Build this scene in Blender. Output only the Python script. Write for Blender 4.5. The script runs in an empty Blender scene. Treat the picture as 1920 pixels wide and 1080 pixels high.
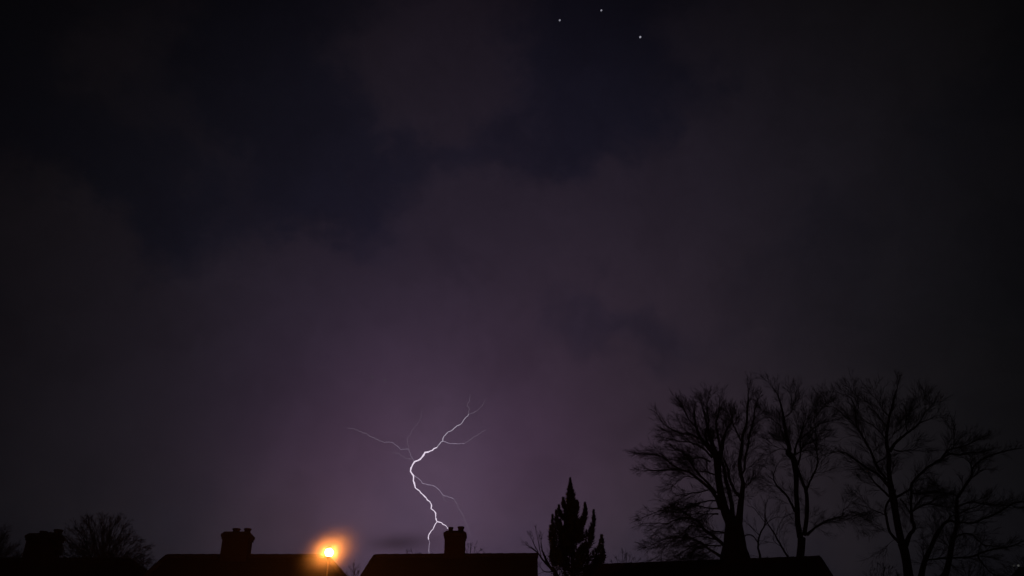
import bpy, math, random
from mathutils import Vector, Matrix
import numpy as np
rnd = random.Random(7)
S = bpy.context.scene
COL = S.collection

# ------------------------------------------------------------------ camera
PITCH = math.radians(28.0); F = 1663.0; CAMZ = 1.6
cd = bpy.data.cameras.new("camera"); cam = bpy.data.objects.new("camera", cd); COL.objects.link(cam)
cam.location = (0, 0, CAMZ); cam.rotation_euler = (math.radians(90) + PITCH, 0, 0)
cd.sensor_fit = 'HORIZONTAL'; cd.sensor_width = 36; cd.lens = 36 * F / 1920
cd.clip_start = 0.1; cd.clip_end = 20000
S.camera = cam
FWD = Vector((0, math.cos(PITCH), math.sin(PITCH))); UPV = Vector((0, -math.sin(PITCH), math.cos(PITCH))); RGT = Vector((1, 0, 0))
def ray(px, py):
    """viewing direction for a point of the photograph (1920x1080)"""
    return FWD * F + RGT * (px - 960) + UPV * (540 - py)
def at(px, py, Y):
    """the point at world depth Y seen at that place"""
    d = ray(px, py); return Vector((0, 0, CAMZ)) + d * (Y / d.y)
def at_h(px, py, h):
    d = ray(px, py); return Vector((0, 0, CAMZ)) + d * ((h - CAMZ) / d.z)
def proj(p):
    q = p - Vector((0, 0, CAMZ)); z = q.dot(FWD)
    return 960 + F * q.x / z, 540 - F * q.dot(UPV) / z
def mpp(p):                                   # metres per photo pixel at p
    return (p - Vector((0, 0, CAMZ))).dot(FWD) / F
def lin(c):
    return tuple(((v / 255 + 0.055) / 1.055) ** 2.4 if v > 10 else v / 255 / 12.92 for v in c)

S.view_settings.view_transform = 'Standard'; S.view_settings.look = 'None'
S.view_settings.exposure = 0; S.view_settings.gamma = 1
S.cycles.use_denoising = True
S.cycles.max_bounces = 5; S.cycles.diffuse_bounces = 2; S.cycles.volume_bounces = 0
S.cycles.sample_clamp_indirect = 3

# ------------------------------------------------------------------ world: night sky, broken cloud lit from below
W = bpy.data.worlds.new("World"); S.world = W; W.use_nodes = True
nt = W.node_tree; nt.nodes.clear()
def nd(t, **k):
    n = nt.nodes.new(t)
    for a, b in k.items(): setattr(n, a, b)
    return n
def put(sock, v):
    if hasattr(v, 'links'): nt.links.new(v, sock)
    else: sock.default_value = v
def M(op, a, b=None, c=None):
    n = nd('ShaderNodeMath', operation=op); put(n.inputs[0], a)
    if b is not None: put(n.inputs[1], b)
    if c is not None: put(n.inputs[2], c)
    return n.outputs[0]
def VM(op, a, b=None):
    n = nd('ShaderNodeVectorMath', operation=op); put(n.inputs[0], a)
    if b is not None: put(n.inputs[1], b)
    return n.outputs['Value'] if op == 'DOT_PRODUCT' else n.outputs[0]
geo = nd('ShaderNodeTexCoord'); V0 = geo.outputs['Generated']
def noise(vec, scale, detail, rough=0.55, dist=0.0):
    n = nd('ShaderNodeTexNoise'); nt.links.new(vec, n.inputs['Vector'])
    n.inputs['Scale'].default_value = scale; n.inputs['Detail'].default_value = detail
    n.inputs['Roughness'].default_value = rough; n.inputs['Distortion'].default_value = dist
    return n
wn = noise(V0, 11.0, 7.0, 0.6)
warp = VM('SUBTRACT', wn.outputs['Color'], (0.5, 0.5, 0.5))
ws = nd('ShaderNodeVectorMath', operation='SCALE'); nt.links.new(warp, ws.inputs[0]); ws.inputs['Scale'].default_value = 0.19
V1 = VM('ADD', V0, ws.outputs[0])
SKY = dict(
  # broad glows: (px, py, sx, sy, srgb)   sizes in degrees of sky
  glow=[(800, 1010, 7, 7, (0.03554, 0.01299, 0.03864)), (800, 1000, 16, 11, (0.01534, 0.01542, 0.01967)), (800, 900, 22, 20, (0.0, 0.0, 0.0)), (930, 560, 12, 10, (0.0, 0.00108, 0.0)), (850, 1060, 12, 3.5, (0.01632, 0.01681, 0.01521)), (1120, 850, 9, 12, (0.01584, 0.00758, 0.01439)), (1500, 850, 12, 14, (0.00395, 0.00465, 0.00397)), (1500, 1060, 16, 4, (0.0, 0.0, 0.00069)), (1200, 350, 12, 8, (0.00379, 0.00334, 0.00757)), (680, 650, 8, 8, (0.00691, 0.00382, 0.01042)), (850, 120, 7, 6, (0.00507, 0.00388, 0.00613)), (1560, 150, 10, 8, (0.00179, 0.00181, 0.00128)), (835, 880, 2.6, 3.6, (0.01142, 0.01222, 0.01492)), (720, 1000, 4, 6, (0.01916, 0.01379, 0.01525)), (400, 350, 12, 10, (0.0045, 0.00406, 0.0049))],
  base=(0.0, 0.0, 0.0),
  # cloud cover: (px, py, sx, sy, tilt, amount)
  cloud=[(850, 125, 4.6, 4.0, 0, 1.25), (740, 190, 2.0, 2.2, 0, .5), (1120, 425, 11.5, 3.8, 8, 1.0), (1600, 130, 8.5, 7.0, -35, 1.2), (960, 800, 34, 7.0, 0, 1.0),
         (1420, 330, 6, 3.4, 0, .35), (75, 420, 4.2, 1.8, -32, 1.0), (255, 75, 2.2, 2.0, -60, .6), (420, 650, 9, 4.0, 0, .45), (800, 400, 3, 2, 0, .35), (300, 400, 7, 2.4, -8, -.3), (385, 270, 3.8, 1.4, -30, .55), (520, 465, 2.6, 1.6, -10, .55),
         (620, 420, 4.6, 1.8, 0, -.42), (840, 495, 2.2, 2.0, -40, -.35), (1130, 600, 4.4, 1.5, -20, -.55), (1000, 640, 3.5, 1.5, 0, -.3), (1510, 410, 4, 2.2, 15, -.6),
         (1120, 110, 4.2, 5.0, -20, -.7), (1310, 225, 2.6, 1.5, -30, -.45), (1780, 230, 3.5, 2.0, 30, -.5), (480, 120, 5, 4, 0, -.25), (650, 300, 5, 2.5, 0, -.2), (900, 290, 5, 1.6, 0, -.42)],
)
def gauss(vec, px, py, sx, sy, tilt=0):
    c = ray(px, py).normalized()
    e1 = c.cross(Vector((0, 0, 1))).normalized(); e2 = e1.cross(c).normalized()
    t = math.radians(tilt); a = e1 * math.cos(t) + e2 * math.sin(t); b = -e1 * math.sin(t) + e2 * math.cos(t)
    a = a / math.sin(math.radians(sx)); b = b / math.sin(math.radians(sy))
    u = VM('DOT_PRODUCT', vec, tuple(a)); w = VM('DOT_PRODUCT', vec, tuple(b))
    off_u = 0.0
    s = M('MULTIPLY_ADD', u, u, M('MULTIPLY', w, w))
    f = VM('DOT_PRODUCT', vec, tuple(c))
    s = M('ADD', s, M('MULTIPLY', M('MAXIMUM', M('MULTIPLY', f, -1.0), 0.0), 20.0))
    return M('EXPONENT', M('MULTIPLY', s, -0.5))
cov = M('MULTIPLY', M('SUBTRACT', noise(V1, 3.2, 6.0, 0.6).outputs['Fac'], 0.5), 1.1)
for (px, py, sx, sy, tl, am) in SKY['cloud']:
    cov = M('MULTIPLY_ADD', gauss(V1, px, py, sx, sy, tl), am, cov)
mr = nd('ShaderNodeMapRange', interpolation_type='SMOOTHSTEP'); put(mr.inputs['Value'], cov)
mr.inputs['From Min'].default_value = -0.02; mr.inputs['From Max'].default_value = 0.92
cover = mr.outputs['Result']
col = None
def addc(c, w=None):
    global col
    n = nd('ShaderNodeVectorMath', operation='SCALE'); n.inputs[0].default_value = c; put(n.inputs['Scale'], 1.0 if w is None else w)
    col = n.outputs[0] if col is None else VM('ADD', col, n.outputs[0])
addc(SKY['base'])
for (px, py, sx, sy, c) in SKY['glow']: addc(c, gauss(V0, px, py, sx, sy))
mix = nd('ShaderNodeMix', data_type='VECTOR'); put(mix.inputs['Factor'], cover)
mix.inputs[4].default_value = (0.68, 0.74, 0.94); mix.inputs[5].default_value = (1.24, 1.13, 1.20)
col = VM('MULTIPLY', col, mix.outputs[1])
# soft fine mottling and the small dark cloud low behind the middle house
mot = M('MULTIPLY_ADD', M('SUBTRACT', noise(V1, 12.0, 7.0, 0.6).outputs['Fac'], 0.5), 0.5, 1.0)
smud = M('SUBTRACT', 1.0, M('MULTIPLY', M('ADD', gauss(V0, 770, 1014, 1.3, 0.35), gauss(V0, 735, 1021, 1.0, 0.3)), 0.3))
sc_ = nd('ShaderNodeVectorMath', operation='SCALE'); nt.links.new(col, sc_.inputs[0]); put(sc_.inputs['Scale'], M('MULTIPLY', mot, smud))
# the real night-side Nishita sky, sun well below the horizon, under it all
sk = nd('ShaderNodeTexSky'); sk.sky_type = 'NISHITA'; sk.sun_disc = False
sk.sun_elevation = math.radians(-5); sk.sun_rotation = math.radians(200)
b1 = nd('ShaderNodeBackground'); nt.links.new(sk.outputs[0], b1.inputs[0]); b1.inputs[1].default_value = 0.004
b2 = nd('ShaderNodeBackground'); nt.links.new(sc_.outputs[0], b2.inputs[0]); b2.inputs[1].default_value = 0.95
ad = nd('ShaderNodeAddShader'); nt.links.new(b1.outputs[0], ad.inputs[0]); nt.links.new(b2.outputs[0], ad.inputs[1])
wo = nd('ShaderNodeOutputWorld'); nt.links.new(ad.outputs[0], wo.inputs['Surface'])
W.cycles.sampling_method = 'MANUAL'; W.cycles.sample_map_resolution = 256

# ------------------------------------------------------------------ materials
def material(name, color, rough=0.85, color2=None, scale=8.0, bump=0.0, emit=None, strength=0.0):
    m = bpy.data.materials.new(name); m.use_nodes = True; t = m.node_tree; b = t.nodes['Principled BSDF']
    b.inputs['Roughness'].default_value = rough; b.inputs['Base Color'].default_value = (*color, 1)
    b.inputs['Specular IOR Level'].default_value = 0.25
    if color2:
        tc = t.nodes.new('ShaderNodeTexCoord'); n = t.nodes.new('ShaderNodeTexNoise'); r = t.nodes.new('ShaderNodeMix'); r.data_type = 'RGBA'
        n.inputs['Scale'].default_value = scale; n.inputs['Detail'].default_value = 5
        t.links.new(tc.outputs['Object'], n.inputs['Vector']); t.links.new(n.outputs['Fac'], r.inputs['Factor'])
        r.inputs[6].default_value = (*color, 1); r.inputs[7].default_value = (*color2, 1)
        t.links.new(r.outputs[2], b.inputs['Base Color'])
        if bump:
            bp = t.nodes.new('ShaderNodeBump'); bp.inputs['Strength'].default_value = bump
            t.links.new(n.outputs['Fac'], bp.inputs['Height']); t.links.new(bp.outputs[0], b.inputs['Normal'])
    if emit:
        b.inputs['Emission Color'].default_value = (*emit, 1); b.inputs['Emission Strength'].default_value = strength
    return m
def brick_material(name, c1, c2, mortar, scale, bw=0.5, bh=0.25):
    m = material(name, c1); t = m.node_tree; b = t.nodes['Principled BSDF']
    tc = t.nodes.new('ShaderNodeTexCoord'); br = t.nodes.new('ShaderNodeTexBrick')
    mp = t.nodes.new('ShaderNodeMapping'); mp.inputs['Rotation'].default_value = (math.radians(90), 0, 0)
    t.links.new(tc.outputs['Object'], mp.inputs[0]); t.links.new(mp.outputs[0], br.inputs['Vector'])
    br.inputs['Scale'].default_value = scale; br.inputs['Color1'].default_value = (*c1, 1); br.inputs['Color2'].default_value = (*c2, 1)
    br.inputs['Mortar'].default_value = (*mortar, 1); br.inputs['Brick Width'].default_value = bw; br.inputs['Row Height'].default_value = bh
    t.links.new(br.outputs['Color'], b.inputs['Base Color'])
    bp = t.nodes.new('ShaderNodeBump'); bp.inputs['Strength'].default_value = 0.5; bp.inputs['Distance'].default_value = 0.02
    t.links.new(br.outputs['Fac'], bp.inputs['Height']); t.links.new(bp.outputs[0], b.inputs['Normal'])
    return m
def emitter(name, color, strength):
    m = bpy.data.materials.new(name); m.use_nodes = True; t = m.node_tree; t.nodes.clear()
    e = t.nodes.new('ShaderNodeEmission'); e.inputs[0].default_value = (*color, 1); e.inputs[1].default_value = strength
    o = t.nodes.new('ShaderNodeOutputMaterial'); t.links.new(e.outputs[0], o.inputs[0]); return m
BARK = material('bark', (.055, .045, .035), .95, (.03, .025, .02), 6, .6)
TWIG = material('twig_bark', (.04, .032, .028), .95)
NEEDLE = material('conifer_needles', (.03, .05, .025), .8, (.05, .075, .035), 3)
ROOF = brick_material('roof_tiles', (.065, .045, .038), (.05, .038, .034), (.02, .018, .017), 3.0, .6, .5)
RIDGE = material('ridge_tile', (.05, .035, .03), .9, (.035, .028, .025), 5, .3)
BRICK = brick_material('brick', (.20, .09, .06), (.15, .07, .05), (.22, .2, .18), 4.4)
CHIM = brick_material('chimney_brick', (.055, .03, .024), (.04, .024, .02), (.05, .045, .042), 4.4)
POT = material('clay_pot', (.06, .032, .024), .9, (.045, .025, .02), 9, .3)
MORT = material('cement_flaunching', (.06, .056, .054), .95, (.04, .04, .038), 9, .4)
STEEL = material('painted_steel', (.08, .09, .08), .5, (.06, .065, .06), 12, .1)
GRASS = material('grass', (.03, .05, .018), .95, (.05, .06, .03), 2, .6)

# ------------------------------------------------------------------ mesh helpers
def link(name, verts, faces, mat, parent=None, smooth=False):
    me = bpy.data.meshes.new(name); me.from_pydata([tuple(v) for v in verts], [], faces); me.materials.append(mat)
    if smooth: me.polygons.foreach_set('use_smooth', [True] * len(me.polygons))
    me.update(); o = bpy.data.objects.new(name, me); COL.objects.link(o)
    if parent is not None: o.parent = parent; o.matrix_parent_inverse = Matrix.Translation(-parent.location)
    return o
def thing(name, label, cat, loc, group=None):
    o = bpy.data.objects.new(name, None); COL.objects.link(o); o.location = loc; o.empty_display_size = .3
    tag(o, label, cat, group); return o
def tag(o, label, cat, group=None):
    o['label'] = label; o['category'] = cat
    if group: o['group'] = group
class MB:
    def __init__(s): s.v = []; s.f = []
    def add(s, v, f):
        k = len(s.v); s.v += v; s.f += [tuple(i + k for i in q) for q in f]
    def box(s, c, sx, sy, sz, top=1.0):
        x, y, z = c; a = []
        for zz, k in ((z, 1), (z + sz, top)):
            for ax, ay in ((-1, -1), (1, -1), (1, 1), (-1, 1)): a.append(Vector((x + ax * sx / 2 * k, y + ay * sy / 2 * k, zz)))
        s.add(a, [(3, 2, 1, 0), (4, 5, 6, 7), (0, 1, 5, 4), (1, 2, 6, 5), (2, 3, 7, 6), (3, 0, 4, 7)])
    def lathe(s, c, prof, n=16):
        x, y, z = c; a = []
        for r, h in prof:
            for i in range(n): t = 2 * math.pi * i / n; a.append(Vector((x + r * math.cos(t), y + r * math.sin(t), z + h)))
        f = [(j * n + i, j * n + (i + 1) % n, (j + 1) * n + (i + 1) % n, (j + 1) * n + i) for j in range(len(prof) - 1) for i in range(n)]
        f += [tuple(range(n))[::-1], tuple((len(prof) - 1) * n + i for i in range(n))]
        s.add(a, f)
    def tube(s, pts, rad, n=6):
        a = []; up = Vector((.31, .87, .38)).normalized()
        m = len(pts)
        for i, p in enumerate(pts):
            t = (pts[min(i + 1, m - 1)] - pts[max(i - 1, 0)])
            t = t.normalized() if t.length > 1e-9 else Vector((0, 0, 1))
            u = t.cross(up)
            if u.length < .05: u = t.cross(Vector((1, 0, 0)))
            u.normalize(); w = t.cross(u)
            for k in range(n):
                an = 2 * math.pi * k / n; a.append(p + (u * math.cos(an) + w * math.sin(an)) * rad[i])
        f = [(j * n + k, j * n + (k + 1) % n, (j + 1) * n + (k + 1) % n, (j + 1) * n + k) for j in range(m - 1) for k in range(n)]
        f += [tuple(range(n))[::-1], tuple((m - 1) * n + k for k in range(n))]
        s.add(a, f)
    def build(s, name, mat, parent=None, smooth=False): return link(name, s.v, s.f, mat, parent, smooth)

# ------------------------------------------------------------------ ground
def ground():
    n = 60; v = []; f = []
    xs = [(-1 + 2 * i / n) for i in range(n + 1)]
    sp = [math.copysign(abs(x) ** 2.2, x) * 1500 for x in xs]
    for y in sp:
        for x in sp: v.append((x, y + 30, 0.0))
    for j in range(n):
        for i in range(n): f.append((j * (n + 1) + i, j * (n + 1) + i + 1, (j + 1) * (n + 1) + i + 1, (j + 1) * (n + 1) + i))
    o = link('ground', v, f, GRASS); o['kind'] = 'structure'
ground()

# ------------------------------------------------------------------ houses
def chimney(parent, px0, px1, pyb, pyt, Y, pots, shoulder=.86, cap=True, dy=.55):
    """stack between photo columns px0..px1 where it meets the ridge, up to row pyt"""
    b0 = at(px0, pyb, Y); b1 = at(px1, pyb, Y); cx = (b0.x + b1.x) / 2; w = abs(b1.x - b0.x); zt = at((px0 + px1) / 2, pyt, Y).z
    m = MB(); z0 = b0.z - .9
    capz = .20 if cap else .12
    m.box((cx, Y, z0), w, dy, zt - z0 - capz)
    m.box((cx, Y, zt - capz), w * 1.07, dy * 1.12, capz * .45)
    m.box((cx, Y, zt - capz * .55), w * 1.13, dy * 1.2, capz * .5)
    o = m.build('chimney', CHIM, parent)
    m = MB(); m.box((cx, Y, zt - capz * .05), w * 1.1, dy * 1.15, .085, shoulder); m.build('cement_cap', MORT, o)
    for (px, wpx, py) in pots:
        c = at(px, pyt, Y); r = wpx / 2 * mpp(c); h = at(px, py, Y).z - zt
        m = MB(); m.lathe((c.x, Y, zt + .06), [(r * .95, 0), (r * .86, h * .15), (r * .80, h * .6), (r * .92, h * .68), (r, h * .74), (r, h * .94), (r * .9, h - .06), (r * .7, h - .06), (r * .66, h * .3)])
        m.build('chimney_pot', POT, o, True)
    return o
def house(label, L, R, hl, hr, Yl, Yr=None, name='brick_house', eave=5.1, half=3.7, h=None, group='houses along the street'):
    """L, R: (px,row) of the ridge ends; hl, hr: photo slope of the end hips in px per row (outward), or 'gable'"""
    a = at(*L, Yl)
    if Yr is None: b = at_h(*R, a.z)
    else: b = at(*R, Yr)
    b.z = a.z
    d = (b - a); d.z = 0; d.normalize(); nrm = Vector((d.y, -d.x, 0))        # towards the camera side
    if nrm.y > 0: nrm = -nrm
    def corner(p, px, sl, sgn):
        """how far beyond the ridge end the eave corner lies"""
        if sl == 'gable': return 0.0
        away = (px - 960) * sgn > 0; best = 0
        side = nrm if away else -nrm
        for k in range(0, 800):
            e = k * .01; q = p + side * half + d * sgn * e; q.z = eave; X, Yp = proj(q); x0, y0 = proj(p)
            if (X - x0) * sgn >= sl * (Yp - y0): best = e; break
        return best
    el = corner(a, L[0], hl, -1); er = corner(b, R[0], hr, 1)
    A = a - d * el; B = b + d * er; A.z = B.z = eave
    FL, FR, BL, BR = A + nrm * half, B + nrm * half, A - nrm * half, B - nrm * half
    base = (a + b) / 2; base.z = 0
    t = thing(name, label, 'house', base, group)
    th = Vector((0, 0, -.16))
    v = [a, b, FL, FR, BR, BL]; v = v + [p + th for p in v]
    f = [(2, 3, 1, 0), (4, 5, 0, 1), (5, 2, 0), (3, 4, 1)]
    f += [tuple(i + 6 for i in q[::-1]) for q in f]
    f += [(3, 2, 8, 9), (4, 3, 9, 10), (5, 4, 10, 11), (2, 5, 11, 8)]
    link('roof', v, f, ROOF, t)
    # ridge and hip tiles
    m = MB()
    def run(p, q, step=.42):
        n = max(1, int((q - p).length / step))
        for i in range(n):
            s0 = p.lerp(q, i / n); s1 = p.lerp(q, (i + 1.06) / n)
            m.tube([s0, s1], [.085, .10], 8)
    run(a, b)
    for p, q, e in ((a, FL, el), (a, BL, el), (b, FR, er), (b, BR, er)):
        if e > 0: run(p, q)
    m.build('ridge_tiles', RIDGE, t, False)
    # walls
    i_ = .35
    wl = A + d * i_; wr = B - d * i_
    c = [wl + nrm * (half - i_), wr + nrm * (half - i_), wr - nrm * (half - i_), wl - nrm * (half - i_)]
    c0 = [Vector((p.x, p.y, 0)) for p in c]; c1 = [Vector((p.x, p.y, eave - .17)) for p in c]
    f = [(0, 1, 5, 4), (1, 2, 6, 5), (2, 3, 7, 6), (3, 0, 4, 7), (4, 5, 6, 7)]
    vv = c0 + c1
    if hl == 'gable' or hr == 'gable':
        for p, e, (i0, i1) in ((a, hl, (7, 4)), (b, hr, (5, 6))):
            if e == 'gable':
                vv.append(Vector((p.x, p.y, a.z - .35)) + (d * i_ if p is a else -d * i_)); f.append((i0, i1, len(vv) - 1))
    link('wall', vv, f, BRICK, t)
    m = MB()
    m.tube([FL + Vector((0, 0, -.1)) + nrm * .07, FR + Vector((0, 0, -.1)) + nrm * .07], [.06, .06], 6)
    m.build('gutter', STEEL, t)
    return t
YH = 33.0
hA = house('dark hip roofed house at the far left below the round bare tree crown', (-120, 1049.5), (243, 1050), 1.0, 1.35, 36.0)
chimney(hA, 47, 103, 1050, 1006, 36.0, [(80, 15, 999), (107, 17, 996)])
iv = MB(); ri = random.Random(5)
for cx_, cy_, rx_, ry_, n_ in ((106, 1012, 13, 15, 900), (86, 1004, 18, 6, 500), (64, 1016, 9, 9, 350), (112, 1030, 7, 12, 300)):
    for _ in range(n_):
        a_ = ri.uniform(0, 6.283); k_ = ri.random() ** .5; y_ = 36 + ri.uniform(-.45, .45); c_ = at(cx_ + rx_ * k_ * math.cos(a_), cy_ + ry_ * k_ * math.sin(a_), y_)
        q_ = [Vector((ri.uniform(-1, 1), ri.uniform(-1, 1), ri.uniform(-1, 1))) * .045 for _ in range(4)]; iv.add([c_ + v_ for v_ in q_], [(0, 1, 2), (0, 2, 3)])
iv.build('ivy', material('ivy_leaves', (.03, .05, .02), .7, (.05, .07, .03), 5), hA)
hB = house('hip roofed house directly behind the glowing street lamp, wide two pot chimney', (313, 1043.5), (612, 1043.5), 1.12, .9, YH)
chimney(hB, 416.5, 465.5, 1044, 1003.5, YH, [(442, 15, 994), (463, 14, 994)])
hC = house('house in the middle with a narrow chimney under the lightning bolt', (703, 1043.5), (1008, 1041.5), .62, 'gable', YH)
chimney(hC, 833.5, 871.5, 1042, 1001, YH, [(845, 10, 991.5), (864, 13, 990.5)], .74, dy=.5)
ha = at(1536, 1047, 31.0); 
lD = at_h(1095, 1063, ha.z)
hD = house('long dark roofed house in front of the tall bare trees, no chimney', (1095, 1063), (1536, 1047), 'gable', .62, lD.y)
hE = house('small far dark house at the right edge carrying two dim lights', (1912, 1066), (2200, 1066), .9, 1, 62.0, eave=7, half=4.2)

# ------------------------------------------------------------------ street lamp
lp = at(617, 1036, 26.0)
t = thing('street_lamp', 'glowing orange street lamp in front of the hip roof corner', 'street lamp', (lp.x, lp.y, 0))
m = MB(); m.lathe((lp.x, lp.y, 0), [(.16, 0), (.16, .1), (.09, .2), (.085, 1.3), (.06, 1.4), (.022, lp.z - .33), (.02, lp.z - .16)], 14); m.build('column', material('galvanised_steel', (.38, .36, .33), .6, (.3, .29, .27), 12, .1), t, True)
m = MB(); m.lathe((lp.x, lp.y, lp.z - .165), [(.03, 0), (.06, .03), (.07, .06), (.05, .065)], 14); ln = m.build('lantern_base', STEEL, t, True)
LAMPM = emitter('sodium_lamp', (1.0, .28, .045), 360)
m = MB(); m.lathe((lp.x, lp.y, lp.z), [(.11 * math.sin(math.pi * i / 14) + .002, -.11 * math.cos(math.pi * i / 14)) for i in range(15)], 20)
m.build('globe', LAMPM, t, True)
m = MB(); m.lathe((lp.x, lp.y, lp.z + .105), [(.05, 0), (.04, .03), (.012, .05)], 10); m.build('finial', STEEL, t, True)

# ------------------------------------------------------------------ bare trees
def catmull(pts, k):
    out = []
    n = len(pts)
    for i in range(n - 1):
        p0, p1, p2, p3 = pts[max(i - 1, 0)], pts[i], pts[i + 1], pts[min(i + 2, n - 1)]
        for j in range(k):
            t = j / k
            out.append(tuple(.5 * (2 * b + (c - a) * t + (2 * a - 5 * b + 4 * c - d) * t * t + (3 * b - a - 3 * c + d) * t ** 3) for a, b, c, d in zip(p0, p1, p2, p3)))
    out.append(tuple(pts[-1])); return out
def rv(r):
    z = r.uniform(-1, 1); a = r.uniform(0, 6.283); s = math.sqrt(1 - z * z); return Vector((s * math.cos(a), s * math.sin(a), z))
def sprout(m, p, d, length, rad, lvl, r, up, spread=.62, kids=(5, 4), minr=.0045):
    n = 4 if lvl == 0 else 3
    pts = [p.copy()]; dirs = []
    q = p.copy(); d = d.normalized()
    for i in range(n):
        d = (d + rv(r) * .20 + up * .08).normalized(); q = q + d * (length / n); pts.append(q.copy()); dirs.append(d.copy())
    m.tube(pts, [max(minr, rad * (1 - .8 * i / n)) for i in range(n + 1)], 3)
    if lvl < len(kids):
        nk = max(2, int(kids[lvl] * min(1.25, length / (1.0 if lvl == 0 else .5)) + r.random()))
        for _ in range(nk):
            f = r.uniform(.2, 1.0) * n; i = min(int(f), n - 1); o = pts[i].lerp(pts[i + 1], f - i)
            e = (dirs[i] + rv(r) * spread).normalized()
            sprout(m, o, e, length * r.uniform(.38, .68), rad * .5, lvl + 1, r, up, spread, kids, minr)
def bare_tree(name, label, cat, Y, limbs, seed, step=.33, tl=1.5, up=Vector((0, 0, .6)), maxr=.11, kids=(9, 5), group=None, depth=.22, base=None, tr=.0125, minr=.0036, wmul=.86):
    """limbs: list of [(px,py,width px)...], traced in plan view; each leaves its parent at that parent's depth"""
    r = random.Random(seed); known = []
    tm = MB(); cm = MB(); first = None
    allp = []
    for li, L in enumerate(limbs):
        P = catmull(L, 4)
        if known:
            k = min(known, key=lambda q: (q[0] - P[0][0]) ** 2 + (q[1] - P[0][1]) ** 2); y0 = k[2]
        else: y0 = Y
        slope = r.uniform(-1, 1) * depth if li else 0.0
        if li and abs(slope) < depth * .3: slope *= 3
        run = 0; pts = []; rad = []
        for i, (px, py, w) in enumerate(P):
            if i: run += math.hypot(px - P[i - 1][0], py - P[i - 1][1]) * .024
            y = y0 + slope * run * 1.6
            jit = .5 if i and w < 8 else 0
            p = at(px + r.uniform(-jit, jit), py + r.uniform(-jit, jit), y); pts.append(p); rad.append(max(.008, w * wmul / 2 * mpp(p))); known.append((px, py, y))
        if first is None: first = Vector((pts[0].x, pts[0].y, 0))
        tm.tube(pts, rad, 8 if rad[0] > .08 else 5)
        allp.append((pts, rad))
    # the stem goes to the ground
    p = allp[0][0][0]; r0 = allp[0][1][0]
    bx = base if base is not None else Vector((p.x, p.y, 0))
    tm.tube([bx + Vector((0, 0, -.2)), bx + Vector((0, 0, .5)), bx.lerp(p, .6), p + Vector((0, 0, .02))], [r0 * 1.6, r0 * 1.2, r0 * 1.05, r0], 8)
    cen = sum((q for pts, _ in allp for q in pts), Vector()) / sum(len(pts) for pts, _ in allp)
    for pts, rad in allp:
        acc = 0
        for i in range(1, len(pts)):
            seg = pts[i] - pts[i - 1]; acc += seg.length
            if rad[i] > maxr: continue
            dens = step * (1 if rad[i] < .05 else 1.8)
            while acc > dens:
                acc -= dens
                tg = seg.normalized(); out = (pts[i] - cen).normalized()
                d = (tg * 1.0 + rv(r) * .72 + out * .45 + up * .10)
                sprout(cm, pts[i - 1].lerp(pts[i], r.random()), d, tl * r.uniform(.5, 1.15) * (1.0 - .55 * i / len(pts)), min(rad[i] * .6, tr), 0, r, up * .8, kids=kids, minr=minr)
        tgt = (pts[-1] - pts[-2]).normalized()
        for _ in range(3): sprout(cm, pts[-1], tgt + rv(r) * .42, tl * r.uniform(.22, .42), min(rad[-1] * .8, .009), 0, r, up * .8, kids=kids, minr=minr)
    b = Vector((bx.x, bx.y, 0))
    t = thing(name, label, cat, b, group)
    tm.build('trunk', BARK, t, True); cm.build('crown', TWIG, t)
    return t
def T(ox, oy, s, L): return [(ox + u * s, oy + v * s, w * s) for (u, v, w) in L]
c6 = lambda L: T(1160, 700, .3518, L)      # measured on enlargements of the photograph
c3 = lambda L: T(1180, 860, .1852, L)
c4 = lambda L: T(1400, 700, .1667, L)
c5 = lambda L: T(1380, 860, .1852, L)
c7 = lambda L: T(1520, 700, .3518, L)
r6 = lambda L: T(1560, 700, .1667, L)
r7 = lambda L: T(1600, 860, .2037, L)
r8 = lambda L: T(1720, 760, .2963, L)
T1X = [c6([(725, 1180, 70), (693, 1040, 60), (668, 965, 46), (655, 880, 40), (640, 800, 36)]), c6([(560, 1160, 60), (565, 1000, 56), (580, 900, 40), (595, 820, 34)])]
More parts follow.
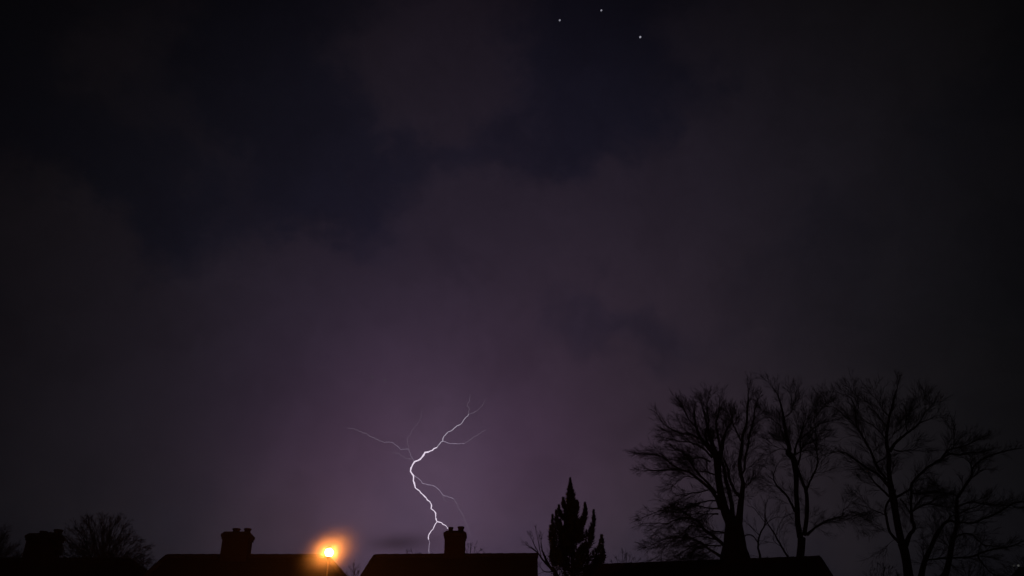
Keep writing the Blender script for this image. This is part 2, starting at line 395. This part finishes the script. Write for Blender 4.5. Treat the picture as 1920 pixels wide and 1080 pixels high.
T1 = [c6([(636, 1180, 172), (632, 1060, 172), (626, 990, 158), (618, 930, 130), (611, 870, 104), (605, 800, 82), (570, 740, 52), (545, 640, 42), (530, 540, 38), (525, 460, 42), (505, 400, 28), (490, 340, 20), (470, 270, 13), (455, 210, 8), (440, 150, 4)]),
  c6([(530, 500, 28), (545, 420, 26), (560, 350, 16), (575, 300, 11), (600, 260, 7), (610, 200, 4)]),
  c6([(545, 420, 16), (530, 340, 14), (520, 270, 10), (535, 200, 7), (540, 140, 4)]),
  c6([(525, 460, 30), (480, 400, 20), (440, 350, 17), (415, 290, 13), (405, 230, 8), (400, 180, 4)]),
  c6([(490, 400, 16), (460, 330, 14), (480, 260, 9), (470, 190, 6), (480, 130, 3)]),
  c6([(440, 350, 12), (380, 325, 9), (320, 315, 7), (270, 290, 6), (230, 260, 3)]),
  c6([(415, 290, 9), (370, 240, 7), (350, 190, 5), (330, 160, 3)]),
  c6([(500, 450, 14), (450, 400, 10), (390, 370, 8), (320, 360, 6), (250, 345, 3)]),
  c6([(600, 800, 40), (605, 720, 26), (590, 640, 22), (570, 560, 20), (560, 500, 16), (540, 450, 12)]),
  c6([(640, 800, 40), (650, 700, 34), (660, 620, 26), (662, 580, 22), (650, 530, 22), (645, 470, 22), (655, 400, 19), (660, 340, 15), (680, 270, 13), (685, 200, 11), (690, 130, 7), (690, 80, 3)]),
  c6([(655, 540, 14), (672, 510, 11), (675, 450, 11), (690, 390, 12), (700, 320, 11), (720, 250, 9), (725, 190, 7), (745, 140, 3)]),
  c6([(650, 360, 10), (630, 310, 8), (610, 270, 6), (600, 210, 3)]),
  c6([(655, 660, 26), (620, 630, 16), (590, 560, 14), (580, 500, 12), (555, 450, 10)]),
  c6([(545, 720, 34), (520, 660, 22), (480, 610, 18), (420, 560, 15), (380, 530, 13), (330, 515, 11), (260, 515, 8), (200, 518, 6), (130, 520, 3)]),
  c6([(520, 640, 18), (470, 580, 13), (430, 540, 12), (400, 500, 11), (370, 450, 9), (340, 420, 7), (290, 400, 4)]),
  c6([(340, 515, 10), (290, 490, 9), (240, 450, 7), (190, 430, 5), (110, 430, 3)]),
  c6([(490, 470, 11), (440, 450, 8), (380, 455, 6), (320, 465, 4), (260, 455, 3)]),
  c6([(510, 540, 10), (470, 525, 8), (420, 520, 6), (370, 500, 3)]),
  c3([(960, 880, 44), (930, 850, 38), (860, 790, 34), (760, 720, 33), (700, 640, 28), (620, 590, 22), (540, 530, 17), (470, 490, 13), (400, 490, 11), (330, 520, 9), (220, 560, 7), (130, 600, 4)]),
  c3([(620, 600, 20), (540, 600, 17), (440, 630, 16), (380, 660, 12), (280, 650, 8), (180, 660, 5)]),
  c3([(740, 700, 18), (640, 680, 16), (600, 700, 12), (540, 760, 9), (510, 790, 5)]),
  c3([(1010, 770, 26), (930, 740, 18), (860, 735, 16), (820, 720, 12)]),
  c3([(970, 1020, 40), (880, 960, 30), (800, 910, 26), (720, 850, 22), (640, 810, 18), (560, 800, 14), (470, 800, 11), (380, 810, 9), (290, 850, 6), (190, 890, 4)]),
  c3([(920, 830, 20), (800, 800, 15), (720, 790, 12), (650, 800, 9)]),
  c3([(930, 880, 16), (820, 880, 14), (740, 880, 13), (660, 920, 12), (600, 980, 10), (540, 1050, 7)]),
  c3([(730, 850, 12), (640, 880, 10), (560, 930, 8), (480, 980, 6), (400, 1050, 4)]),
  c3([(900, 960, 14), (820, 940, 10), (740, 980, 8), (680, 1040, 5)]),
  c3([(900, 560, 22), (800, 560, 13), (740, 570, 11), (690, 600, 9), (620, 640, 6)]),
  c3([(900, 505, 22), (800, 500, 15), (720, 480, 13), (650, 480, 11), (560, 500, 8), (440, 540, 5)]),
  c3([(880, 425, 20), (780, 430, 12), (700, 450, 11), (600, 480, 9), (520, 510, 6)]),
  c3([(800, 315, 16), (700, 340, 13), (620, 350, 11), (540, 390, 9), (480, 430, 7), (440, 470, 4)]),
  c3([(480, 800, 9), (420, 850, 8), (350, 900, 6), (320, 960, 4)]),
  c3([(700, 210, 10), (600, 180, 8), (510, 210, 7), (430, 290, 4)]),
]
T2 = [c5([(655, 1200, 110), (650, 1080, 100), (650, 1000, 92), (660, 900, 88), (665, 800, 90)]) ,
  c5([(650, 800, 70), (625, 650, 62), (620, 500, 58), (610, 350, 54), (610, 200, 58), (600, 100, 64), (580, 0, 70), (530, -60, 70)]) + c4([(480, 840, 58), (450, 720, 42), (430, 600, 38), (415, 500, 32), (395, 400, 26), (375, 310, 18), (350, 240, 13), (310, 180, 9), (270, 130, 6), (240, 90, 3)]),
  c5([(690, 780, 50), (715, 600, 48), (720, 450, 44), (710, 340, 42), (680, 250, 34), (640, 150, 34), (610, 60, 36)]),
  c5([(715, 330, 30), (740, 250, 25), (780, 170, 23), (815, 90, 21), (830, 30, 20)]) + c4([(795, 940, 17), (785, 850, 16), (780, 780, 15), (785, 700, 12), (770, 600, 9), (790, 500, 6)]),
  c5([(720, 770, 40), (800, 700, 23), (880, 650, 22), (940, 620, 20), (1010, 600, 18), (1070, 580, 14), (1090, 520, 9), (1130, 490, 6), (1160, 440, 3)]),
  c5([(1080, 560, 8), (1180, 570, 5), (1290, 575, 3)]),
  c5([(600, 540, 34), (560, 450, 28), (510, 370, 26), (450, 310, 26), (400, 250, 20), (380, 180, 13), (400, 100, 9), (430, 40, 5)]),
  c4([(540, 920, 40), (560, 800, 25), (600, 720, 21), (630, 640, 15), (650, 540, 10), (700, 480, 8), (740, 400, 6), (760, 300, 3)]),
  c4([(600, 870, 28), (650, 810, 24), (720, 780, 22), (780, 755, 18), (850, 740, 11), (900, 720, 5)]),
  c4([(600, 740, 20), (680, 680, 18), (750, 620, 17), (820, 570, 16), (880, 550, 13), (960, 530, 9), (1060, 510, 6), (1150, 500, 3)]),
  c4([(548, 1075, 34), (582, 1010, 28), (603, 920, 22), (605, 800, 19), (612, 720, 14)]),
  c4([(540, 920, 16), (620, 880, 12), (700, 865, 8), (780, 850, 4)]),
  c4([(450, 760, 20), (400, 740, 14), (370, 700, 10), (380, 620, 7), (370, 540, 4)]),
  c4([(420, 500, 14), (500, 440, 10), (520, 350, 8), (500, 250, 6), (520, 160, 3)]),
  c4([(740, 560, 12), (800, 450, 9), (860, 380, 7), (930, 300, 4)]),
  c4([(440, 640, 14), (340, 560, 8), (250, 480, 6), (180, 430, 3)]),
  c4([(500, 880, 16), (400, 850, 10), (300, 880, 7), (230, 940, 4)]),
]
T3 = [r7([(515, 1200, 118), (508, 1080, 100), (490, 950, 90), (470, 850, 92), (450, 780, 96)]),
  r7([(445, 780, 76), (410, 620, 72), (385, 480, 68), (370, 380, 76), (345, 260, 62), (330, 150, 48), (325, 50, 46), (330, -10, 42)]) + r6([(625, 850, 50), (610, 740, 40), (625, 620, 36), (640, 520, 32), (650, 460, 30), (680, 380, 26), (700, 280, 19), (720, 220, 14), (740, 140, 7), (745, 100, 3)]),
  r7([(480, 800, 60), (520, 700, 42), (560, 640, 36), (540, 560, 36), (530, 450, 28), (535, 350, 26), (535, 250, 28), (560, 200, 28), (620, 140, 26), (700, 70, 24), (800, 10, 22)]) + c7([(740, 430, 13), (790, 435, 11), (840, 425, 9), (900, 418, 6), (960, 408, 3)]),
  c7([(700, 450, 12), (735, 410, 11), (790, 395, 9), (840, 378, 7), (890, 355, 5), (930, 335, 3)]),
  c7([(760, 400, 7), (765, 350, 5), (760, 310, 3)]),
  r7([(540, 490, 24), (580, 460, 19), (640, 430, 17), (700, 415, 15), (780, 435, 11), (860, 445, 9), (940, 450, 4)]),
  r7([(545, 320, 18), (640, 320, 17), (720, 300, 15), (800, 310, 11), (880, 325, 9), (940, 330, 4)]),
  r7([(560, 460, 18), (600, 400, 15), (650, 350, 13), (720, 340, 8)]),
  r7([(420, 770, 36), (340, 680, 30), (310, 560, 28), (295, 470, 25), (320, 400, 23), (345, 370, 20)]),
  r7([(300, 520, 14), (230, 490, 11), (160, 460, 7), (110, 400, 5), (60, 330, 3)]),
  r7([(345, 270, 46), (280, 200, 34), (220, 140, 26), (150, 100, 22), (60, 40, 18), (0, 0, 16)]) + r6([(180, 910, 15), (100, 885, 12), (0, 895, 9), (-60, 900, 4)]),
  r7([(335, 350, 28), (250, 270, 22), (190, 210, 16), (150, 150, 9)]),
  r7([(310, 190, 30), (240, 110, 32), (200, 30, 30), (180, -20, 28)]) + r6([(440, 880, 30), (390, 790, 27), (330, 680, 25), (280, 590, 22), (265, 480, 19), (260, 380, 16), (230, 310, 13), (200, 270, 9), (130, 250, 6), (80, 220, 3)]),
  r6([(290, 620, 14), (200, 540, 12), (110, 450, 10), (60, 400, 8), (0, 380, 5)]),
  r6([(270, 440, 12), (300, 370, 9), (270, 300, 7), (240, 220, 5), (190, 160, 3)]),
  r6([(605, 740, 20), (540, 660, 14), (470, 590, 11), (400, 550, 8), (330, 500, 4)]),
  r6([(615, 590, 20), (560, 530, 14), (500, 450, 11), (420, 380, 7), (380, 330, 4)]),
  r6([(645, 480, 18), (570, 410, 13), (530, 330, 9), (500, 270, 6), (470, 190, 3)]),
  r6([(650, 880, 50), (700, 800, 38), (760, 740, 34), (850, 670, 27), (930, 610, 23), (1000, 550, 18), (1060, 530, 11), (1130, 500, 7), (1200, 470, 3)]),
  r6([(850, 660, 15), (830, 580, 13), (840, 490, 11), (880, 430, 8), (960, 380, 7), (1010, 310, 5), (1050, 270, 3)]),
  r6([(690, 680, 14), (790, 600, 10), (840, 560, 8)]),
  r6([(990, 550, 10), (1040, 440, 8), (1090, 400, 5), (1130, 340, 3)]),
  r6([(690, 860, 20), (780, 880, 13), (880, 860, 10), (980, 870, 7), (1070, 890, 3)]),
  r6([(500, 1010, 20), (560, 970, 15), (610, 940, 14)]),
  r6([(470, 880, 10), (540, 800, 8), (600, 780, 6)]),
  r7([(390, 360, 28), (460, 320, 24), (510, 290, 20), (540, 260, 20)]),
  r7([(430, 370, 16), (480, 430, 14), (525, 500, 14)]),
]
T4 = [r8([(10, 1230, 56), (25, 1080, 44), (50, 980, 36), (90, 890, 31), (120, 820, 29), (160, 760, 23), (200, 730, 19), (240, 740, 15), (290, 742, 13), (350, 745, 13), (420, 715, 13), (490, 690, 13), (560, 650, 12), (600, 625, 10), (675, 605, 8), (740, 590, 4)]),
  r8([(190, 735, 13), (220, 700, 9), (290, 700, 4)]),
  r8([(20, 1230, 56), (160, 1090, 48), (190, 1030, 42), (210, 930, 38), (225, 850, 34), (245, 780, 28), (250, 700, 27), (250, 600, 22), (270, 560, 20), (310, 500, 18), (345, 440, 18), (350, 400, 14), (400, 350, 12), (460, 320, 11), (530, 295, 9), (600, 280, 7), (680, 270, 4)]),
  r8([(250, 570, 12), (180, 555, 9), (110, 550, 8), (40, 560, 5)]),
  r8([(230, 840, 15), (280, 815, 11), (340, 815, 11), (380, 850, 10), (430, 885, 9), (500, 890, 6)]),
  r8([(60, 980, 12), (130, 970, 12), (200, 965, 12), (330, 960, 14), (400, 935, 13), (480, 910, 12), (560, 900, 10), (620, 880, 7), (675, 855, 5), (720, 850, 3)]),
  r8([(345, 400, 10), (330, 360, 8), (290, 330, 4)]),
  r8([(380, 950, 12), (420, 1010, 10), (470, 1060, 8), (520, 1080, 5)]),
  r8([(255, 640, 13), (340, 610, 11), (420, 625, 9), (520, 630, 7), (590, 635, 4)]),
  r8([(255, 690, 10), (320, 660, 8), (380, 640, 6), (430, 600, 4)]),
  r8([(590, 630, 8), (640, 650, 6), (700, 640, 4)]),
  r8([(340, 460, 10), (400, 420, 7), (440, 400, 4)]),
]
T5 = [c5([(330, 1400, 36), (255, 1150, 32), (250, 1020, 28), (230, 930, 25), (225, 850, 23), (245, 760, 19), (290, 680, 17), (295, 600, 15), (295, 540, 11), (300, 480, 8), (330, 400, 4)]),
  c5([(480, 1400, 30), (560, 1080, 28), (535, 1010, 26), (460, 890, 23), (400, 780, 19), (330, 670, 15), (300, 610, 10)]),
  c5([(225, 860, 16), (190, 800, 13), (150, 770, 12), (90, 775, 9), (75, 830, 5)]),
  c5([(400, 790, 8), (430, 690, 7), (480, 600, 6), (560, 560, 3)]),
  c5([(290, 640, 8), (230, 560, 7), (180, 500, 6), (100, 470, 3)]),
  c5([(290, 680, 8), (380, 600, 7), (470, 590, 5), (540, 560, 3)]),
  c5([(460, 890, 8), (380, 830, 7), (380, 740, 4)]),
  c5([(240, 780, 9), (160, 700, 7), (100, 640, 4)]),
]
GT = 'large bare trees on the right'
T1 = T1[:1] + T1X + T1[1:]
bare_tree('bare_tree', 'broadest bare tree with a thick dark trunk and fan of low left boughs', 'tree', 42, T1, 1, step=.105, tl=1.25, group=GT, up=Vector((-.35, 0, .25)), wmul=.95, minr=.0042)
bare_tree('bare_tree', 'tall bare tree with twin upright stems, second of the big trees from the left', 'tree', 44, T2, 2, step=.115, tl=1.3, group=GT)
bare_tree('bare_tree', 'tall bare tree whose trunk fans into many limbs right of the long roof', 'tree', 41, T3, 3, step=.12, tl=1.25, group=GT)
bare_tree('bare_tree', 'crooked bare tree with long sideways boughs at the right edge', 'tree', 39, T4, 4, step=.13, tl=1.1, group=GT)
bare_tree('small_bare_tree', 'thin bare tree between the two biggest trunks above the long roof', 'tree', 47, T5, 5, step=.35, tl=1.3, kids=(5, 4))
q5 = lambda L: T(960, 860, .2037, L)
T7 = [q5([(520, 1400, 60), (450, 1160, 46), (400, 1050, 38), (340, 980, 32), (300, 900, 25), (275, 830, 14), (268, 750, 7)]),
  q5([(350, 1000, 28), (280, 930, 19), (240, 870, 15), (190, 830, 11), (140, 800, 5)]),
  q5([(240, 860, 10), (200, 780, 8), (170, 720, 4)]), q5([(270, 900, 9), (245, 780, 7), (220, 660, 3)]),
  q5([(380, 1040, 14), (300, 1040, 10), (260, 1000, 6)]), q5([(330, 960, 10), (370, 900, 8), (350, 830, 4)])]
bare_tree('small_bare_tree', 'leaning bare tree between the middle house gable and the conifer', 'tree', 38, T7, 8, step=.3, tl=.7, kids=(6, 3), depth=.1)

def fan_tree(label, cx, brow, half, trow, Y, n, seed, kids=(4, 3), tl=.9, w=5.0, step=.5, group='bare trees beyond the roofs', name='distant_bare_tree'):
    r = random.Random(seed); L = [[(cx, brow + 90, w * 2.6), (cx, brow + 30, w * 2.2), (cx + 1, brow, w * 1.8), (cx, brow - (brow - trow) * .3, w * .9), (cx + 3, trow + 14, 1.6)]]
    for i in range(n):
        a = (-1 + 2 * (i + .5) / n) * 1.0 + r.uniform(-.06, .06)
        ex = cx + half * math.sin(a * 1.45) * r.uniform(.82, 1.0); ey = brow - (brow - trow) * (max(.12, math.cos(a * 1.35))) * r.uniform(.84, 1.0) + 6
        sx = cx + r.uniform(-3, 3); sy = brow + r.uniform(-6, 18)
        m1 = (sx + (ex - sx) * .38 + r.uniform(-3, 3), sy + (ey - sy) * .42 - 4, w * .55)
        L.append([(sx, sy, w * .9), m1, (sx + (ex - sx) * .75 + r.uniform(-2, 2), sy + (ey - sy) * .8 - 2, w * .35), (ex, ey, 1.0)])
    return bare_tree(name, label, 'tree', Y, L, seed, step=step, tl=tl, kids=kids, depth=.25, group=group, maxr=.09, minr=.0052, tr=.013)
fan_tree('round bare crown rising behind the far left roof beside its chimney', 192, 1085, 92, 966, 54, 34, 21, tl=1.1, step=.2, kids=(8, 4), w=2.8)
fan_tree('edge of a bare crown at the left border behind the far left roof', -22, 1085, 62, 990, 54, 24, 22, tl=1.1, step=.2, kids=(8, 4), w=2.8)
fan_tree('little bare tree in the gap between far left roof and lamp house', 266, 1085, 17, 1036, 46, 8, 23, tl=.6, w=2.5, step=.4)
fan_tree('thin bare tree in the gap just right of the street lamp', 662, 1110, 16, 1056, 50, 7, 24, tl=.6, w=2.0)
fan_tree('fine bare twigs showing above the middle roof right of its chimney', 880, 1080, 34, 1012, 55, 9, 25, tl=.7, w=1.6, step=.8, kids=(3, 2))
fan_tree('faint twigs above the middle roof left of its chimney', 778, 1085, 34, 1028, 58, 8, 26, tl=.6, w=1.4, step=1.0, kids=(3, 1))
fan_tree('row of fine upright twigs right of the conifer above the long roof', 1172, 1105, 50, 1030, 55, 15, 27, tl=.7, w=2.0, step=.7, kids=(3, 2))
fan_tree('low bare bush in the gap right of the long roof end', 1655, 1112, 44, 1056, 54, 16, 28, tl=.7, w=1.6, step=.25, kids=(6, 3))
fan_tree('dense low bare bush below the crooked tree at the right', 1815, 1118, 80, 1052, 54, 20, 29, tl=.7, w=1.6, step=.42, kids=(5, 2))
fan_tree('dark bare thicket in the lower right corner beside the dim lights', 1925, 1105, 55, 1046, 52, 18, 30, tl=.9, w=2.2, step=.38, kids=(5, 3))

# ------------------------------------------------------------------ conifer
def conifer(label, cx, trow, Y, seed):
    r = random.Random(seed); m = MB(); tm = MB()
    top = at(cx, trow, Y); s = mpp(top)
    b = Vector((top.x, Y, 0))
    tm.tube([b - Vector((0, 0, .2)), b.lerp(top, .4), b.lerp(top, .8), top - Vector((0, 0, .05))], [.17, .12, .06, .012], 8)
    def needles(p, d, ln, wd):
        d = d.normalized(); u = d.cross(rv(r))
        if u.length < .1: return
        u.normalize(); w = d.cross(u) * .5
        m.add([p - u * wd / 2, p + u * wd / 2, p + d * ln * .6 + w * wd * .5 + u * wd * .3, p + d * ln], [(0, 1, 2), (0, 2, 3)])
    def bough(base, tip, fat, n):
        px_ = r.uniform(0, 6)
        # leaves the trunk, runs out and then turns up
        out = tip - base; mid = base + Vector((out.x * .72, out.y * .72, out.z * .28)); q = base + Vector((out.x * .97, out.y * .97, out.z * .62))
        C = [Vector(c) for c in catmull([tuple(base), tuple(mid), tuple(q), tuple(tip)], 6)]
        tm.tube(C, [max(.006, .035 * (1 - i / len(C))) for i in range(len(C))], 5)
        N = len(C) - 1
        for _ in range(n):
            f = r.uniform(.12, 1); i = min(int(f * N), N - 1); p = C[i].lerp(C[i + 1], f * N - i); tg = (C[i + 1] - C[i]).normalized()
            rad = fat * (max(0, 1 - f) ** .85 * 1.2 + .02) * min(1, f * 3 + .2) * (.8 + .25 * abs(math.sin(f * 23 + px_)))
            o = rv(r); o = (o - tg * o.dot(tg))
            if o.length < .05: continue
            o.normalize(); e = p + o * rad * math.sqrt(r.random())
            needles(e, tg * .8 + o * (1.3 if r.random() < .35 else .6) + Vector((0, 0, .5)), r.uniform(.06, .2) * (1.2 - .8 * f), r.uniform(.018, .04))
    # leader with short spiky shoots
    for _ in range(4600):
        hrow = r.uniform(0, 1) ** .8; row = trow + hrow * 110
        hw = max(.15, (row - trow - 5) * .20) * s * (.6 + .55 * ((row * .115 + (.5 if r.random() < .5 else 0)) % 1))
        z = at(cx, row, Y).z; o = Vector((r.gauss(0, 1), r.gauss(0, 1), 0)).normalized(); k = math.sqrt(r.random())
        needles(Vector((top.x, Y, z)) + o * hw * k * .85, Vector((0, 0, .9)) + o * .8, r.uniform(.06, .19) * min(1, .35 + hrow * 2), r.uniform(.02, .04))
    # boughs traced at the silhouette, then the rest all round
    sil = [(1048, 948, 980, 4), (1043, 957, 1010, 8), (1036, 966, 1030, 7), (1032, 986, 1045, 9), (1036, 1012, 1062, 10), (1034, 1032, 1068, 10), (1097, 943, 1000, 8), (1113, 957, 1020, 7), (1110, 985, 1040, 9), (1128, 1004, 1060, 11), (1131, 1030, 1075, 10), (1056, 934, 960, 4), (1082, 940, 965, 4), (1052, 1020, 1062, 12), (1100, 1020, 1066, 12), (1090, 970, 1020, 8), (1050, 975, 1020, 8), (1118, 1040, 1080, 10)]
    for (px, tr_, br, ft) in sil:
        tip = at(px, tr_, Y + r.uniform(-.35, .35)); z = at(cx, br, Y).z
        bough(Vector((top.x, Y, z)), tip, ft * .85 * s, 760)
    for i in range(17):
        a = r.uniform(0, 6.283); k = r.uniform(0.15, 1); row = 958 + 104 * k; rad = (6 + 34 * k) * s * r.uniform(.7, 1.0)
        ox, oy = math.cos(a) * rad * .75, math.sin(a) * rad
        z = at(cx, row + 14, Y).z; tip = Vector((top.x + 2 * s + ox, Y + oy, z + r.uniform(.4, .7)))
        bough(Vector((top.x, Y, z)), tip, 8 * s, 420)
    # the skirt below, hidden by the frame edge
    for i in range(40):
        a = r.uniform(0, 6.283); k = i / 40; z = at(cx, 1075, Y).z - k * 3.0; rad = r.uniform(.5, .9)
        bough(Vector((top.x, Y, z)), Vector((top.x + math.cos(a) * rad, Y + math.sin(a) * rad, z + .6)), .2, 200)
    t = thing('conifer', label, 'tree', b); tm.build('trunk', BARK, t, True); m.build('crown', NEEDLE, t)
conifer('dark pointed conifer with upswept boughs between the middle house and long roof', 1069, 896, 30.0, 41)

# ------------------------------------------------------------------ lightning, 1.5 km off
YL = 1500.0
DIMW = emitter('lightning_side_arm', (.55, .44, .62), .42); HOT = emitter('lightning_core', (.93, .80, .97), 1.12); WARM = emitter('lightning_branch', (.62, .50, .70), .52); UPM = emitter('lightning_upper_arm', (.78, .68, .86), .62); DIM = emitter('lightning_faint', (.46, .36, .50), .36)
cl = lambda L: [(620 + u * .315, 720 + v * .315) for (u, v) in L]
def bolt(name, L, w0, w1, mat, parent, wf=None, jag=1.0, seed=1):
    r = random.Random(seed); P = cl(L); q = []
    for i in range(len(P) - 1):
        n = max(1, int(math.dist(P[i], P[i + 1]) / 3.5))
        for j in range(n):
            t = j / n; q.append((P[i][0] + (P[i + 1][0] - P[i][0]) * t + r.uniform(-jag, jag) * (j > 0), P[i][1] + (P[i + 1][1] - P[i][1]) * t + r.uniform(-jag, jag) * (j > 0)))
    q.append(P[-1]); pts = [at(x, y, YL + 20 * math.sin(y * .05)) for x, y in q]; n = len(pts)
    rad = [max(.05, .84 * (wf(i / (n - 1)) if wf else w0 + (w1 - w0) * i / (n - 1)) / 2 * mpp(p) * (1 + r.uniform(-.25, .3))) for i, p in enumerate(pts)]
    m = MB(); m.tube(pts, rad, 6); return m.build(name, mat, parent)
g0 = at(806, 1060, YL)
t = thing('lightning_bolt', 'forked violet white lightning bolt in the sky behind the middle chimney', 'lightning', (g0.x, YL, 0))
main = [(822, 178), (800, 205), (775, 238), (745, 255), (715, 280), (690, 295), (672, 315), (668, 340), (650, 355), (632, 378), (605, 395), (580, 405), (562, 407), (552, 425), (540, 440), (520, 455), (500, 462), (488, 480), (478, 500), (475, 520), (485, 535), (493, 545), (492, 575), (500, 600), (508, 622), (528, 635), (545, 655), (560, 670), (575, 690), (590, 700), (600, 718), (598, 742), (615, 755), (625, 768), (625, 795), (632, 818)]
def wmain(t):
    if t < .32: return .9 + t / .32 * .9
    if t < .42: return 1.8 + (t - .32) * 14
    if t < .66: return 3.0
    return 2.3
bolt('main_channel', main[9:], 1, 1, HOT, t, lambda f: wmain(.3 + .7 * f), seed=2)
bolt('branch', main[:10], 1.0, 1.9, UPM, t, seed=20)
for L, a, b, mt, sd in [
  ([(632, 818), (660, 825), (680, 840), (695, 858), (720, 863)], 1.9, 1.5, HOT, 3),
  ([(632, 822), (615, 850), (598, 875), (583, 900), (583, 925)], 1.5, 1.9, HOT, 4),
  ([(583, 925), (590, 945), (585, 975), (585, 1000), (588, 1022), (588, 1110)], 1.5, 1.6, WARM, 14),
  ([(493, 540), (520, 560), (545, 590), (580, 600), (625, 612), (650, 635), (668, 660), (700, 672), (730, 682)], 1.5, 1.1, WARM, 5),
  ([(730, 682), (745, 705), (765, 745), (785, 775), (800, 815), (820, 860), (838, 915)], 1.2, .5, DIM, 15),
  ([(668, 340), (695, 350), (730, 355), (795, 355)], 1.3, .8, WARM, 6), ([(795, 355), (840, 325), (880, 298), (920, 275)], 1.0, .5, DIM, 16),
  ([(495, 462), (485, 440), (475, 415), (465, 388), (440, 388), (415, 390), (395, 368), (370, 348), (320, 348)], .9, .9, DIMW, 7),
  ([(320, 348), (290, 338), (250, 318), (220, 300), (190, 290), (140, 265), (100, 262)], 1.4, .5, DIM, 17),
  ([(485, 445), (450, 445), (430, 430), (400, 410), (365, 412)], .9, .4, DIM, 8),
  ([(822, 178), (825, 150), (812, 130), (828, 95), (830, 60)], .9, .4, DIM, 9), ([(828, 180), (870, 160), (905, 125), (920, 90)], .9, .3, DIM, 10),
  ([(465, 385), (455, 330), (490, 270), (530, 220), (545, 150)], .6, .3, DIM, 11),
  ([(665, 660), (675, 690), (690, 700)], .9, .4, DIM, 12), ([(552, 425), (540, 405), (520, 400)], .6, .3, DIM, 13)]:
    bolt('branch', L, a, b, mt, t, seed=sd)

# ------------------------------------------------------------------ stars
def star(label, px, py, r, st, colr=(.85, .83, 1.0)):
    p = at(px, py, 9000); m = MB(); R = r * mpp(p)
    m.lathe(tuple(p), [(R * math.sin(math.pi * i / 8) + .01, -R * 1.35 * math.cos(math.pi * i / 8)) for i in range(9)], 12)
    o = m.build('star', emitter('starlight', colr, st)); tag(o, label, 'star', 'stars in the clear gap')
    o.data.transform(Matrix.Translation(-p)); o.location = p; o.rotation_euler = (0, math.radians(25), 0)
star('bright star lowest and rightmost of the trio near the top', 1200.5, 69.5, 1.7, .42)
star('bright star topmost of the trio, at the upper edge', 1127.5, 19.5, 1.55, .34)
star('bright star leftmost of the trio near the top', 1049.5, 38, 1.6, .30)
star('very faint left star of the dim pair above the lightning', 698, 707.5, 1.6, .075, (.8, .7, .85))
star('very faint right star of the dim pair above the lightning', 722, 712.5, 1.6, .085, (.8, .7, .85))

# ------------------------------------------------------------------ two dim lights far right
for px, r_, st, lb in ((1901, 1.9, .016, 'dimmer left one of two small outdoor lights in the lower right corner'), (1909.5, 2.0, .06, 'brighter right one of two small outdoor lights in the lower right corner')):
    p = at(px, 1060.5, 48); s = mpp(p)
    t = thing('garden_lamp', lb, 'lamp', (p.x, p.y, 0), 'dim lights in the corner')
    m = MB(); m.lathe((p.x, p.y, 0), [(.07, 0), (.035, .3), (.02, p.z - .12), (.05, p.z - .07)], 8); m.build('post', STEEL, t, True)
    m = MB(); m.lathe(tuple(p), [(r_ * s * math.sin(math.pi * i / 8) + .001, -r_ * s * math.cos(math.pi * i / 8)) for i in range(9)], 12)
    m.build('globe', emitter('dim_white_lamp', (.9, .9, .85), st), t, True)

# ------------------------------------------------------------------ night haze, and the halo volume at the lamp
m = MB(); m.box((0, 30, -1), 3040, 3040, 24.0)
hz = bpy.data.materials.new('haze'); hz.use_nodes = True; ht = hz.node_tree; ht.nodes.clear()
pv = ht.nodes.new('ShaderNodeVolumePrincipled'); pv.inputs['Color'].default_value = (.85, .85, .88, 1); pv.inputs['Density'].default_value = .003
pv.inputs['Anisotropy'].default_value = 0.2
ho = ht.nodes.new('ShaderNodeOutputMaterial'); ht.links.new(pv.outputs[0], ho.inputs['Volume'])
o = m.build('haze', hz); o['kind'] = 'stuff'
# ---- mist: dense scattering volume added around the street lamp to give it a glow
m = MB(); m.lathe((0, 0, 0), [(math.sin(math.pi * i / 12) + .001, -math.cos(math.pi * i / 12)) for i in range(13)], 18)
mm = bpy.data.materials.new('halo_volume'); mm.use_nodes = True; mt = mm.node_tree; mt.nodes.clear()
def mn(t, **k):
    n = mt.nodes.new(t)
    for a, b in k.items(): setattr(n, a, b)
    return n
tc = mn('ShaderNodeTexCoord'); ln_ = mn('ShaderNodeVectorMath', operation='LENGTH'); mt.links.new(tc.outputs['Object'], ln_.inputs[0])
mr = mn('ShaderNodeMapRange', interpolation_type='SMOOTHERSTEP'); mt.links.new(ln_.outputs['Value'], mr.inputs['Value'])
mr.inputs['From Min'].default_value = .02; mr.inputs['From Max'].default_value = .95; mr.inputs['To Min'].default_value = 1; mr.inputs['To Max'].default_value = 0
p3 = mn('ShaderNodeMath', operation='POWER'); mt.links.new(mr.outputs[0], p3.inputs[0]); p3.inputs[1].default_value = 4.6
mu = mn('ShaderNodeMath', operation='MULTIPLY'); mt.links.new(p3.outputs[0], mu.inputs[0]); mu.inputs[1].default_value = .46
pv = mn('ShaderNodeVolumePrincipled'); pv.inputs['Color'].default_value = (.9, .9, .9, 1); mt.links.new(mu.outputs[0], pv.inputs['Density'])
ho = mn('ShaderNodeOutputMaterial'); mt.links.new(pv.outputs[0], ho.inputs['Volume'])
o = m.build('lamp_halo', mm, None, True); o.location = lp + Vector((.04, 0, .03)); o.scale = (2.2, 1.4, 1.4); o.rotation_euler = (0, math.radians(-38), 0)
o['kind'] = 'stuff'
